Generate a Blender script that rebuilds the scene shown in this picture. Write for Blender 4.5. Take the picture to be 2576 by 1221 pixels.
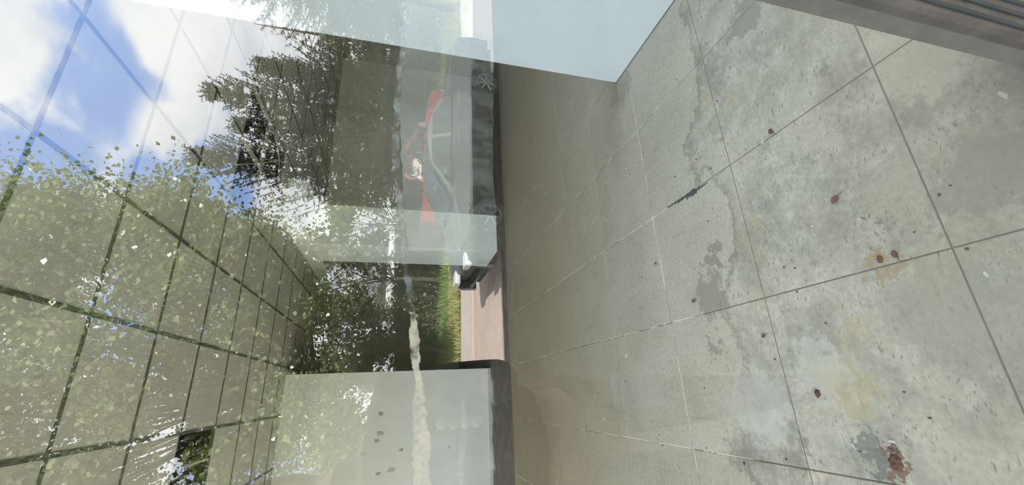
import bpy, bmesh, math, random
import numpy as np
from mathutils import Vector, Matrix

SC = bpy.context.scene
COL = SC.collection
for _o in list(bpy.data.objects):
    bpy.data.objects.remove(_o, do_unlink=True)
PI = math.pi
R_ = math.radians

# ------------------------------------------------------------------ camera (portrait shot stored sideways, so the camera is rolled a quarter turn)
EYE = Vector((0.0, 0.0, 1.39))
FPX, CX, CY = 1029.5, 1288.0, 610.5
_p, _y, _r = R_(15.11), R_(20.67), R_(2.88)
_fw = Vector((math.sin(_y) * math.cos(_p), math.cos(_y) * math.cos(_p), -math.sin(_p)))
_rt0 = Vector((math.cos(_y), -math.sin(_y), 0))
_up0 = _rt0.cross(_fw)
_rt = math.cos(_r) * _rt0 + math.sin(_r) * _up0
_up = -math.sin(_r) * _rt0 + math.cos(_r) * _up0
cam_d = bpy.data.cameras.new('camera')
cam = bpy.data.objects.new('camera', cam_d)
COL.objects.link(cam)
_M = Matrix((-_up, _rt, -_fw)).transposed().to_4x4()
_M.translation = EYE
cam.matrix_world = _M
cam_d.sensor_fit = 'HORIZONTAL'
cam_d.sensor_width = 36.0
cam_d.lens = FPX / 2576.0 * 36.0
cam_d.clip_start = 0.02
cam_d.clip_end = 400.0
cam_d.dof.use_dof = True
cam_d.dof.focus_distance = 3.0
cam_d.dof.aperture_fstop = 14.0
SC.camera = cam

GY = 0.35            # the shop window stands in the plane y = GY
MIR = 2 * (GY - 0.004)


def ray(x, y):
    return (_fw - _up * ((x - CX) / FPX) - _rt * ((y - CY) / FPX))


def on_floor(x, y, z=0.0):
    d = ray(x, y)
    return EYE + d * ((z - EYE.z) / d.z)


def at(x, y, Y):
    d = ray(x, y)
    return EYE + d * (Y / d.y)


# ------------------------------------------------------------------ colour management, world, sun
SC.view_settings.view_transform = 'Standard'
SC.view_settings.look = 'None'
SC.view_settings.exposure = 0.33
SC.view_settings.gamma = 1.0
SC.view_settings.use_curve_mapping = False
SC.render.film_transparent = False
SC.cycles.use_denoising = True
SC.cycles.adaptive_threshold = 0.12
SC.cycles.adaptive_min_samples = 16
SC.cycles.max_bounces = 8
SC.cycles.diffuse_bounces = 4
SC.cycles.glossy_bounces = 3
SC.cycles.transparent_max_bounces = 16
SC.cycles.sample_clamp_indirect = 6.0
SC.cycles.caustics_reflective = False
SC.cycles.caustics_refractive = False


class NT:
    def __init__(self, tree):
        self.t = tree

    def n(self, typ, **kw):
        nd = self.t.nodes.new(typ)
        for k, v in kw.items():
            if k.startswith('i_'):
                nd.inputs[k[2:].replace('_', ' ')].default_value = v
            else:
                setattr(nd, k, v)
        return nd

    def l(self, a, b):
        self.t.links.new(a, b)
        return b

    def val(self, sock, v):
        if isinstance(v, (int, float)):
            sock.default_value = v
        elif isinstance(v, (tuple, list)):
            sock.default_value = v if len(v) == len(sock.default_value) else (*v, 1.0)
        else:
            self.l(v, sock)

    def math(self, op, a, b=0.0, c=None, clamp=False):
        m = self.n('ShaderNodeMath', operation=op)
        m.use_clamp = clamp
        self.val(m.inputs[0], a)
        self.val(m.inputs[1], b)
        if c is not None:
            self.val(m.inputs[2], c)
        return m.outputs[0]

    def vmath(self, op, a, b=None):
        m = self.n('ShaderNodeVectorMath', operation=op)
        self.val(m.inputs[0], a)
        if b is not None:
            self.val(m.inputs[1], b)
        return m.outputs['Value'] if op in ('LENGTH', 'DISTANCE', 'DOT_PRODUCT') else m.outputs[0]

    def smooth(self, v, a, b):
        m = self.n('ShaderNodeMapRange', interpolation_type='SMOOTHSTEP')
        m.clamp = True
        self.val(m.inputs['Value'], v)
        m.inputs['From Min'].default_value = a
        m.inputs['From Max'].default_value = b
        m.inputs['To Min'].default_value = 0.0
        m.inputs['To Max'].default_value = 1.0
        return m.outputs[0]

    def noise(self, vec, scale, detail=4.0, rough=0.55, dist=0.0, out='Fac'):
        m = self.n('ShaderNodeTexNoise')
        if vec is not None:
            self.l(vec, m.inputs['Vector'])
        m.inputs['Scale'].default_value = scale
        m.inputs['Detail'].default_value = detail
        m.inputs['Roughness'].default_value = rough
        m.inputs['Distortion'].default_value = dist
        return m.outputs[out]

    def mix(self, f, a, b, blend='MIX'):
        m = self.n('ShaderNodeMix', data_type='RGBA', blend_type=blend)
        self.val(m.inputs['Factor'], f)
        self.val(m.inputs['A'], a)
        self.val(m.inputs['B'], b)
        return m.outputs['Result']

    def scale(self, vec, s, off=(0, 0, 0)):
        m = self.n('ShaderNodeMapping')
        self.l(vec, m.inputs['Vector'])
        m.inputs['Scale'].default_value = s
        m.inputs['Location'].default_value = off
        return m.outputs[0]


world = bpy.data.worlds.new('sky')
SC.world = world
world.use_nodes = True
world.node_tree.nodes.clear()
w = NT(world.node_tree)
_tc = w.n('ShaderNodeTexCoord')
_dir = _tc.outputs['Generated']
_sep = w.n('ShaderNodeSeparateXYZ')
w.l(_dir, _sep.inputs[0])
_zz = w.math('ADD', w.math('MAXIMUM', _sep.outputs['Z'], 0.0), 0.22)
_cmb = w.n('ShaderNodeCombineXYZ')
w.l(w.math('DIVIDE', _sep.outputs['X'], _zz), _cmb.inputs[0])
w.l(w.math('DIVIDE', _sep.outputs['Y'], _zz), _cmb.inputs[1])
_pl = _cmb.outputs[0]
_n1 = w.noise(_pl, 2.3, 5.0, 0.60, 0.0)
_n2 = w.noise(_pl, 1.1, 1.0, 0.5, 0.0)
_wc = w.n('ShaderNodeCombineXYZ')
w.l(_n1, _wc.inputs[0])
w.l(_n2, _wc.inputs[1])
w.l(_n1, _wc.inputs[2])
_wob = _wc.outputs[0]
_wd = w.vmath('ADD', _dir, w.vmath('SCALE', w.vmath('SUBTRACT', _wob, (0.5, 0.5, 0.5))))
for nd in w.t.nodes:
    if nd.type == 'VECT_MATH' and nd.operation == 'SCALE':
        nd.inputs['Scale'].default_value = 0.16
# the gaps in the cloud cover: (pixel of the reflection, radius)
_gap = None
for (px, py, rad) in ((210, 60, .08), (290, 140, .10), (230, 250, .15), (360, 190, .08), (110, 350, .13), (330, 420, .11),
                      (520, 480, .09), (690, 1170, .11), (430, 790, .12), (150, 500, .14)):
    d = ray(px, py).normalized()
    d = Vector((d.x, -d.y, d.z))
    m = w.math('SUBTRACT', 1.0, w.math('DIVIDE', w.vmath('DISTANCE', _wd, tuple(d)), rad * 1.5), clamp=True)
    _gap = m if _gap is None else w.math('MAXIMUM', _gap, m)
_bank = None
for (px, py, rad) in ((30, 90, .09), (470, 100, .09), (425, 318, .05)):
    d = ray(px, py).normalized()
    d = Vector((d.x, -d.y, d.z))
    m = w.math('SUBTRACT', 1.0, w.math('DIVIDE', w.vmath('DISTANCE', _wd, tuple(d)), rad * 1.5), clamp=True)
    _bank = m if _bank is None else w.math('MAXIMUM', _bank, m)
_gap = w.math('SUBTRACT', _gap, w.math('MULTIPLY', _bank, 0.8))
_cov = w.math('SUBTRACT', w.math('ADD', w.math('MULTIPLY', w.math('ADD', w.math('MULTIPLY', _n1, .7), w.math('MULTIPLY', _n2, .3)), 1.6), -0.11), w.math('MULTIPLY', _gap, 0.52))
_cov = w.smooth(_cov, 0.33, 0.60)
_blue = w.mix(w.smooth(_sep.outputs['Z'], 0.0, 0.9), (1.6, 2.3, 3.9), (0.95, 1.7, 3.8))
_cl = w.mix(w.smooth(w.math('ADD', _n1, w.math('MULTIPLY', _n2, 0.5)), 0.45, 0.95), (2.9, 3.0, 3.4), (4.8, 4.75, 4.8))
_skyc = w.mix(_cov, _blue, _cl)
_bg = w.n('ShaderNodeBackground')
w.l(_skyc, _bg.inputs['Color'])
_bg.inputs['Strength'].default_value = 1.0
world.cycles.sampling_method = 'MANUAL'
world.cycles.sample_map_resolution = 256
_wo = w.n('ShaderNodeOutputWorld')
w.l(_bg.outputs[0], _wo.inputs['Surface'])

sun_d = bpy.data.lights.new('sun', 'SUN')
sun = bpy.data.objects.new('sun', sun_d)
COL.objects.link(sun)
sun_d.energy = 22.5
sun_d.angle = R_(0.6)
sun_d.color = (1.0, 0.95, 0.86)
_s = Vector((0.24, 0.72, 0.65)).normalized()      # the sun stands behind the building
sun.rotation_euler = _s.to_track_quat('Z', 'Y').to_euler()
sun.location = (-3, 7, 20)


# ------------------------------------------------------------------ helpers
def tag(o, label=None, cat=None, group=None, kind=None):
    if label:
        o['label'] = label
    if cat:
        o['category'] = cat
    if group:
        o['group'] = group
    if kind:
        o['kind'] = kind
    return o


def empty(name, loc=(0, 0, 0), rz=0.0):
    o = bpy.data.objects.new(name, None)
    COL.objects.link(o)
    o.location = loc
    o.rotation_euler = (0, 0, rz)
    o.empty_display_size = 0.1
    return o


def link(name, me, mats, parent=None):
    o = bpy.data.objects.new(name, me)
    COL.objects.link(o)
    for m in (mats if isinstance(mats, (list, tuple)) else [mats]):
        if len(me.materials) < (len(mats) if isinstance(mats, (list, tuple)) else 1):
            me.materials.append(m)
    if parent is not None:
        o.parent = parent
    return o


class MB:
    """collects verts and faces; build() makes one mesh object"""

    def __init__(self):
        self.v, self.f, self.m = [], [], []

    def face(self, pts, mi=0):
        b = len(self.v)
        self.v += [tuple(p) for p in pts]
        self.f.append(tuple(range(b, b + len(pts))))
        self.m.append(mi)

    def box(self, x0, x1, y0, y1, z0, z1, ch=0.0, mi=0):
        bm = bmesh.new()
        bmesh.ops.create_cube(bm, size=1.0)
        for v in bm.verts:
            v.co = Vector((x0 + (v.co.x + .5) * (x1 - x0), y0 + (v.co.y + .5) * (y1 - y0), z0 + (v.co.z + .5) * (z1 - z0)))
        if ch > 0:
            bmesh.ops.bevel(bm, geom=list(bm.edges), offset=ch, segments=2, affect='EDGES', profile=0.6)
        self.add_bm(bm, mi)

    def add_bm(self, bm, mi=0, mat=None):
        b = len(self.v)
        bm.verts.index_update()
        for v in bm.verts:
            self.v.append(tuple((mat @ v.co) if mat is not None else v.co))
        for f in bm.faces:
            self.f.append(tuple(b + v.index for v in f.verts))
            self.m.append(mi)
        bm.free()

    def tube(self, pts, rads, n=8, mi=0, cap=True):
        pts = [Vector(p) for p in pts]
        if isinstance(rads, (int, float)):
            rads = [rads] * len(pts)
        b = len(self.v)
        prev = None
        for i, p in enumerate(pts):
            t = (pts[min(i + 1, len(pts) - 1)] - pts[max(i - 1, 0)]).normalized()
            if prev is None:
                a = t.cross(Vector((0, 0, 1)) if abs(t.z) < .9 else Vector((1, 0, 0))).normalized()
            else:
                a = (prev - t * prev.dot(t)).normalized()
            prev = a
            c = t.cross(a)
            for k in range(n):
                an = 2 * PI * k / n
                self.v.append(tuple(p + (a * math.cos(an) + c * math.sin(an)) * rads[i]))
        for i in range(len(pts) - 1):
            for k in range(n):
                k2 = (k + 1) % n
                self.f.append((b + i * n + k, b + i * n + k2, b + (i + 1) * n + k2, b + (i + 1) * n + k))
                self.m.append(mi)
        if cap:
            self.f.append(tuple(b + k for k in reversed(range(n))))
            self.f.append(tuple(b + (len(pts) - 1) * n + k for k in range(n)))
            self.m += [mi, mi]

    def lathe(self, prof, axis_o, n=20, axis='y', mi=0):
        """prof: list of (r, t) along the axis"""
        b = len(self.v)
        ox, oy, oz = axis_o
        for r, t in prof:
            for k in range(n):
                an = 2 * PI * k / n
                if axis == 'y':
                    self.v.append((ox + r * math.cos(an), oy + t, oz + r * math.sin(an)))
                else:
                    self.v.append((ox + r * math.cos(an), oy + r * math.sin(an), oz + t))
        for i in range(len(prof) - 1):
            for k in range(n):
                k2 = (k + 1) % n
                self.f.append((b + i * n + k, b + i * n + k2, b + (i + 1) * n + k2, b + (i + 1) * n + k))
                self.m.append(mi)

    def prism(self, poly, y0, y1, mi=0):
        """poly in (x, z), extruded along y"""
        b = len(self.v)
        n = len(poly)
        for (x, z) in poly:
            self.v.append((x, y0, z))
        for (x, z) in poly:
            self.v.append((x, y1, z))
        self.f.append(tuple(b + k for k in range(n)))
        self.f.append(tuple(b + n + k for k in reversed(range(n))))
        self.m += [mi, mi]
        for k in range(n):
            k2 = (k + 1) % n
            self.f.append((b + k, b + k2, b + n + k2, b + n + k))
            self.m.append(mi)

    def mesh(self, name, smooth=False):
        me = bpy.data.meshes.new(name)
        me.from_pydata(self.v, [], self.f)
        me.polygons.foreach_set('material_index', self.m)
        if smooth:
            me.polygons.foreach_set('use_smooth', [True] * len(self.f))
        bm = bmesh.new()
        bm.from_mesh(me)
        bmesh.ops.recalc_face_normals(bm, faces=list(bm.faces))
        bm.to_mesh(me)
        bm.free()
        me.update()
        return me

    def build(self, name, mats, parent=None, smooth=False):
        return link(name, self.mesh(name, smooth), mats, parent)


def soft(o, deg=35):
    me = o.data
    me.polygons.foreach_set('use_smooth', [True] * len(me.polygons))
    try:
        me.set_sharp_from_angle(angle=R_(deg))
    except Exception:
        pass
    return o


def quads_mesh(name, V, smooth=False):
    """V: (n,4,3) array of quads"""
    n = V.shape[0]
    me = bpy.data.meshes.new(name)
    me.vertices.add(n * 4)
    me.vertices.foreach_set('co', np.ascontiguousarray(V, dtype=np.float32).ravel())
    me.loops.add(n * 4)
    me.loops.foreach_set('vertex_index', np.arange(n * 4, dtype=np.int32))
    me.polygons.add(n)
    me.polygons.foreach_set('loop_start', np.arange(0, n * 4, 4, dtype=np.int32))
    try:
        me.polygons.foreach_set('loop_total', np.full(n, 4, dtype=np.int32))
    except Exception:
        pass
    me.update(calc_edges=True)
    return me


# ------------------------------------------------------------------ materials
def mat(name, col, rough=0.6, metal=0.0, spec=0.5, var=0.0, vscale=6.0, bump=0.0, bscale=60.0, col2=None):
    m = bpy.data.materials.new(name)
    m.use_nodes = True
    m.node_tree.nodes.clear()
    t = NT(m.node_tree)
    b = t.n('ShaderNodeBsdfPrincipled')
    out = t.n('ShaderNodeOutputMaterial')
    t.l(b.outputs[0], out.inputs['Surface'])
    b.inputs['Roughness'].default_value = rough
    b.inputs['Metallic'].default_value = metal
    b.inputs['Specular IOR Level'].default_value = spec
    pos = t.n('ShaderNodeNewGeometry').outputs['Position']
    if var > 0 or col2 is not None:
        c2 = col2 if col2 is not None else tuple(max(0.0, c * (1 - var)) for c in col)
        f = t.smooth(t.noise(pos, vscale, 6.0, 0.6), 0.35, 0.65)
        t.l(t.mix(f, (*col, 1), (*c2, 1)), b.inputs['Base Color'])
    else:
        b.inputs['Base Color'].default_value = (*col, 1)
    if bump > 0:
        bn = t.n('ShaderNodeBump')
        bn.inputs['Strength'].default_value = bump
        bn.inputs['Distance'].default_value = 0.01
        t.l(t.noise(pos, bscale, 4.0, 0.6), bn.inputs['Height'])
        t.l(bn.outputs[0], b.inputs['Normal'])
    return m


def glass_mat(name, r0=0.125, tint=(0.90, 0.94, 0.92)):
    """clear pane: a mirror share that rises with grazing angle, the rest passes straight through"""
    m = bpy.data.materials.new(name)
    m.use_nodes = True
    m.node_tree.nodes.clear()
    t = NT(m.node_tree)
    lw = t.n('ShaderNodeLayerWeight')
    lw.inputs['Blend'].default_value = 0.5
    f5 = t.math('POWER', lw.outputs['Facing'], 4.0)
    fac = t.math('ADD', r0, t.math('MULTIPLY', f5, 1 - r0), clamp=True)
    tr = t.n('ShaderNodeBsdfTransparent')
    tr.inputs['Color'].default_value = (*tint, 1)
    gl = t.n('ShaderNodeBsdfGlossy')
    gl.inputs['Roughness'].default_value = 0.0
    gl.inputs['Color'].default_value = (0.97, 0.99, 1.0, 1)
    mx = t.n('ShaderNodeMixShader')
    t.l(fac, mx.inputs[0])
    t.l(tr.outputs[0], mx.inputs[1])
    t.l(gl.outputs[0], mx.inputs[2])
    out = t.n('ShaderNodeOutputMaterial')
    t.l(mx.outputs[0], out.inputs['Surface'])
    return m


def clear_mat(name):
    m = bpy.data.materials.new(name)
    m.use_nodes = True
    m.node_tree.nodes.clear()
    t = NT(m.node_tree)
    tr = t.n('ShaderNodeBsdfTransparent')
    tr.inputs['Color'].default_value = (1, 1, 1, 1)
    out = t.n('ShaderNodeOutputMaterial')
    t.l(tr.outputs[0], out.inputs['Surface'])
    return m


def veil_mat(name, col, alpha, nscale=30.0, lo=0.35, hi=0.65, stretch=(1, 1, 1), amin=0.0):
    """patchy deposit on the pane: partly covering, partly see-through"""
    m = bpy.data.materials.new(name)
    m.use_nodes = True
    m.node_tree.nodes.clear()
    t = NT(m.node_tree)
    pos = t.scale(t.n('ShaderNodeNewGeometry').outputs['Position'], stretch)
    a = t.math('ADD', amin, t.math('MULTIPLY', t.smooth(t.noise(pos, nscale, 6.0, 0.65), lo, hi), alpha - amin))
    tr = t.n('ShaderNodeBsdfTransparent')
    df = t.n('ShaderNodeBsdfDiffuse')
    df.inputs['Color'].default_value = (*col, 1)
    mx = t.n('ShaderNodeMixShader')
    t.l(a, mx.inputs[0])
    t.l(tr.outputs[0], mx.inputs[1])
    t.l(df.outputs[0], mx.inputs[2])
    out = t.n('ShaderNodeOutputMaterial')
    t.l(mx.outputs[0], out.inputs['Surface'])
    return m


def leaf_mat(name, c1, c2, rough=0.4, trans=0.25, scale=2.0):
    m = bpy.data.materials.new(name)
    m.use_nodes = True
    m.node_tree.nodes.clear()
    t = NT(m.node_tree)
    g = t.n('ShaderNodeNewGeometry')
    f = t.smooth(t.noise(g.outputs['Position'], scale, 3.0, 0.6), 0.3, 0.7)
    c = t.mix(f, (*c1, 1), (*c2, 1))
    c = t.mix(t.math('MULTIPLY', g.outputs['Random Per Island'], 0.55), c, (c2[0] * 1.7, c2[1] * 1.6, c2[2] * 1.3, 1))
    b = t.n('ShaderNodeBsdfPrincipled')
    b.inputs['Roughness'].default_value = rough
    b.inputs['Specular IOR Level'].default_value = 0.9
    t.l(c, b.inputs['Base Color'])
    tl = t.n('ShaderNodeBsdfTranslucent')
    t.l(t.mix(1.0, c, (1.0, 1.15, 0.5, 1), 'MULTIPLY'), tl.inputs['Color'])
    mx = t.n('ShaderNodeMixShader')
    mx.inputs[0].default_value = trans
    t.l(b.outputs[0], mx.inputs[1])
    t.l(tl.outputs[0], mx.inputs[2])
    out = t.n('ShaderNodeOutputMaterial')
    t.l(mx.outputs[0], out.inputs['Surface'])
    return m


def concrete_floor():
    """worn screed: stained and bare near the window, an old greenish sealer left on it further in"""
    m = bpy.data.materials.new('worn_concrete')
    m.use_nodes = True
    m.node_tree.nodes.clear()
    t = NT(m.node_tree)
    pos = t.n('ShaderNodeNewGeometry').outputs['Position']
    sp = t.n('ShaderNodeSeparateXYZ')
    t.l(pos, sp.inputs[0])
    big = t.noise(pos, 2.6, 5.0, 0.64)
    med = t.noise(pos, 9.0, 5.0, 0.68)
    fine = t.noise(pos, 60.0, 3.0, 0.7)
    rot = t.n('ShaderNodeMapping')
    t.l(pos, rot.inputs['Vector'])
    rot.inputs['Rotation'].default_value = (0, 0, R_(-35))
    rot.inputs['Scale'].default_value = (1.0, 3.2, 1.0)
    strk = t.noise(rot.outputs[0], 14.0, 5.0, 0.7)
    # bare part
    bare = t.mix(t.smooth(big, 0.38, 0.62), (0.43, 0.418, 0.37), (0.275, 0.268, 0.245))
    bare = t.mix(t.math('MULTIPLY', t.smooth(med, 0.42, 0.70), 0.75), bare, (0.53, 0.52, 0.47))
    yel = t.smooth(t.noise(t.scale(pos, (1, 1, 1), (7.3, 2.1, 0)), 3.4, 4.0, 0.65), 0.54, 0.72)
    bare = t.mix(t.math('MULTIPLY', yel, 0.6), bare, (0.42, 0.375, 0.255))
    dk = t.smooth(t.noise(t.scale(pos, (1, 1, 1), (3.7, 9.1, 0)), 6.0, 6.0, 0.74), 0.56, 0.70)
    bare = t.mix(t.math('MULTIPLY', dk, 0.72), bare, (0.17, 0.165, 0.15))
    bare = t.mix(t.math('MULTIPLY', t.smooth(strk, 0.57, 0.70), 0.65), bare, (0.145, 0.14, 0.125))
    bare = t.mix(t.math('MULTIPLY', t.smooth(t.noise(t.scale(rot.outputs[0], (1, 1, 1), (5, 5, 5)), 20.0, 3.0, 0.65), 0.66, 0.76), 0.55), bare, (0.68, 0.68, 0.64))
    # sealed part
    seal = t.mix(t.smooth(big, 0.35, 0.7), (0.455, 0.445, 0.39), (0.395, 0.385, 0.33))
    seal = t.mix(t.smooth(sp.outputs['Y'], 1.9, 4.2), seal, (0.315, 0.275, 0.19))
    lng = t.noise(t.scale(pos, (9.0, 1.6, 1.0)), 3.0, 4.0, 0.6)
    seal = t.mix(t.math('MULTIPLY', t.smooth(lng, 0.50, 0.75), 0.35), seal, (0.30, 0.275, 0.215))
    seal = t.mix(t.math('MULTIPLY', t.smooth(t.noise(pos, 11.0, 2.0, 0.5), 0.70, 0.78), 0.55), seal, (0.64, 0.63, 0.57))
    bare = t.mix(t.math('MULTIPLY', t.math('SUBTRACT', 1.0, t.smooth(sp.outputs['Y'], 0.45, 1.2)), 0.5), bare, (0.235, 0.212, 0.155))  # darker, yellowish by the window: sill shade and dirt put into the colour
    # where the sealer ends
    edge = t.math('ADD', sp.outputs['Y'], t.math('MULTIPLY', t.math('SUBTRACT', t.noise(pos, 2.2, 2.0, 0.5), 0.5), 0.75))
    edge = t.math('ADD', edge, t.math('MULTIPLY', t.math('SUBTRACT', t.noise(pos, 16.0, 5.0, 0.7), 0.5), 0.22))
    edge = t.math('ADD', edge, t.math('MULTIPLY', sp.outputs['X'], 0.10))
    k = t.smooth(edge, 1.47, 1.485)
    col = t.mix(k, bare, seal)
    rim = t.math('MULTIPLY', t.smooth(edge, 1.425, 1.47), t.math('SUBTRACT', 1.0, t.smooth(edge, 1.474, 1.490)))
    col = t.mix(t.math('MULTIPLY', rim, 0.55), col, (0.20, 0.19, 0.165))
    # specks of grit ground into it
    vo = t.n('ShaderNodeTexVoronoi')
    vo.inputs['Scale'].default_value = 17.0
    vo.inputs['Randomness'].default_value = 1.0
    t.l(t.scale(rot.outputs[0], (1, 0.55, 1)), vo.inputs['Vector'])
    on = t.smooth(big, 0.42, 0.56)
    spk = t.math('MULTIPLY', t.math('SUBTRACT', 1.0, t.smooth(vo.outputs['Distance'], 0.05, 0.12)), on)
    col = t.mix(t.math('MULTIPLY', spk, 0.8), col, (0.10, 0.095, 0.085))
    pep = t.math('MULTIPLY', t.smooth(t.noise(t.scale(rot.outputs[0], (1, .6, 1), (2, 7, 1)), 48.0, 3.0, 0.65), 0.57, 0.66), t.smooth(med, 0.44, 0.60))
    pep = t.math('MULTIPLY', pep, t.math('SUBTRACT', 1.0, t.math('MULTIPLY', k, 0.75)))
    col = t.mix(t.math('MULTIPLY', pep, 0.78), col, (0.13, 0.125, 0.11))
    col = t.mix(0.5, col, t.mix(t.smooth(fine, 0.3, 0.7), (0.78, 0.77, 0.735), (1.2, 1.185, 1.145)), 'MULTIPLY')
    # stains with a place of their own: pixel seen at, radius, colour, strength
    wob = t.vmath('SCALE', t.vmath('SUBTRACT', t.noise(pos, 13.0, 3.0, 0.75, out='Color'), (0.5, 0.5, 0.5)))
    for nd in t.t.nodes:
        if nd.type == 'VECT_MATH' and nd.operation == 'SCALE':
            nd.inputs['Scale'].default_value = 0.30
    wp = t.vmath('ADD', pos, wob)
    for (px, py, rad, c, s) in ((1330, 1080, .85, (.20, .15, .105), .5), (2255, 1165, .03, (.16, .08, .05), .8), (2215, 655, .05, (.30, .22, .12), .7), (2125, 970, .10, (.42, .36, .22), .6),
                                (1790, 745, .11, (.24, .23, .20), .85), (1795, 650, .06, (.22, .21, .19), .85), (1880, 30, .10, (.22, .215, .20), .8),
                                (1560, 225, .14, (.24, .23, .21), .55), (1870, 1140, .09, (.25, .24, .22), .7), (2205, 1130, .05, (.15, .15, .16), .7),
                                (1990, 1130, .07, (.27, .25, .22), .7), (1985, 1090, .05, (.25, .24, .2), .7), (2060, 940, .11, (.52, .52, .48), .5),
                                (1900, 1020, .16, (.50, .50, .47), .6), (1800, 880, .05, (.22, .21, .18), .7), (2160, 840, .06, (.4, .35, .24), .5),
                                (2480, 430, .12, (.24, .23, .2), .6), (2440, 800, .16, (.27, .26, .23), .5), (2300, 130, .16, (.5, .47, .38), .5)):
        P = on_floor(px, py)
        f = t.math('MULTIPLY', t.math('SUBTRACT', 1.0, t.smooth(t.vmath('DISTANCE', wp, (P.x, P.y, 0.0)), rad * .72, rad * 1.1)), s)
        col = t.mix(f, col, c)
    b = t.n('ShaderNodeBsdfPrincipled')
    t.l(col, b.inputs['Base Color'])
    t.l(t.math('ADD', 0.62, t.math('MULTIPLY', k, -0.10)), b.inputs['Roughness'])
    b.inputs['Specular IOR Level'].default_value = 0.35
    out = t.n('ShaderNodeOutputMaterial')
    t.l(b.outputs[0], out.inputs['Surface'])
    return m


def joint_mat():
    m = bpy.data.materials.new('joint_filler')
    m.use_nodes = True
    m.node_tree.nodes.clear()
    t = NT(m.node_tree)
    pos = t.n('ShaderNodeNewGeometry').outputs['Position']
    sp = t.n('ShaderNodeSeparateXYZ')
    t.l(pos, sp.inputs[0])
    far = t.smooth(sp.outputs['Y'], 1.30, 1.75)
    nz = t.smooth(t.noise(pos, 5.0, 5.0, 0.7), 0.40, 0.56)
    c = t.mix(t.math('MULTIPLY', far, nz), (0.15, 0.145, 0.13), (0.95, 0.95, 0.90))
    b = t.n('ShaderNodeBsdfPrincipled')
    b.inputs['Roughness'].default_value = 0.9
    t.l(c, b.inputs['Base Color'])
    out = t.n('ShaderNodeOutputMaterial')
    t.l(b.outputs[0], out.inputs['Surface'])
    return m


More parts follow.
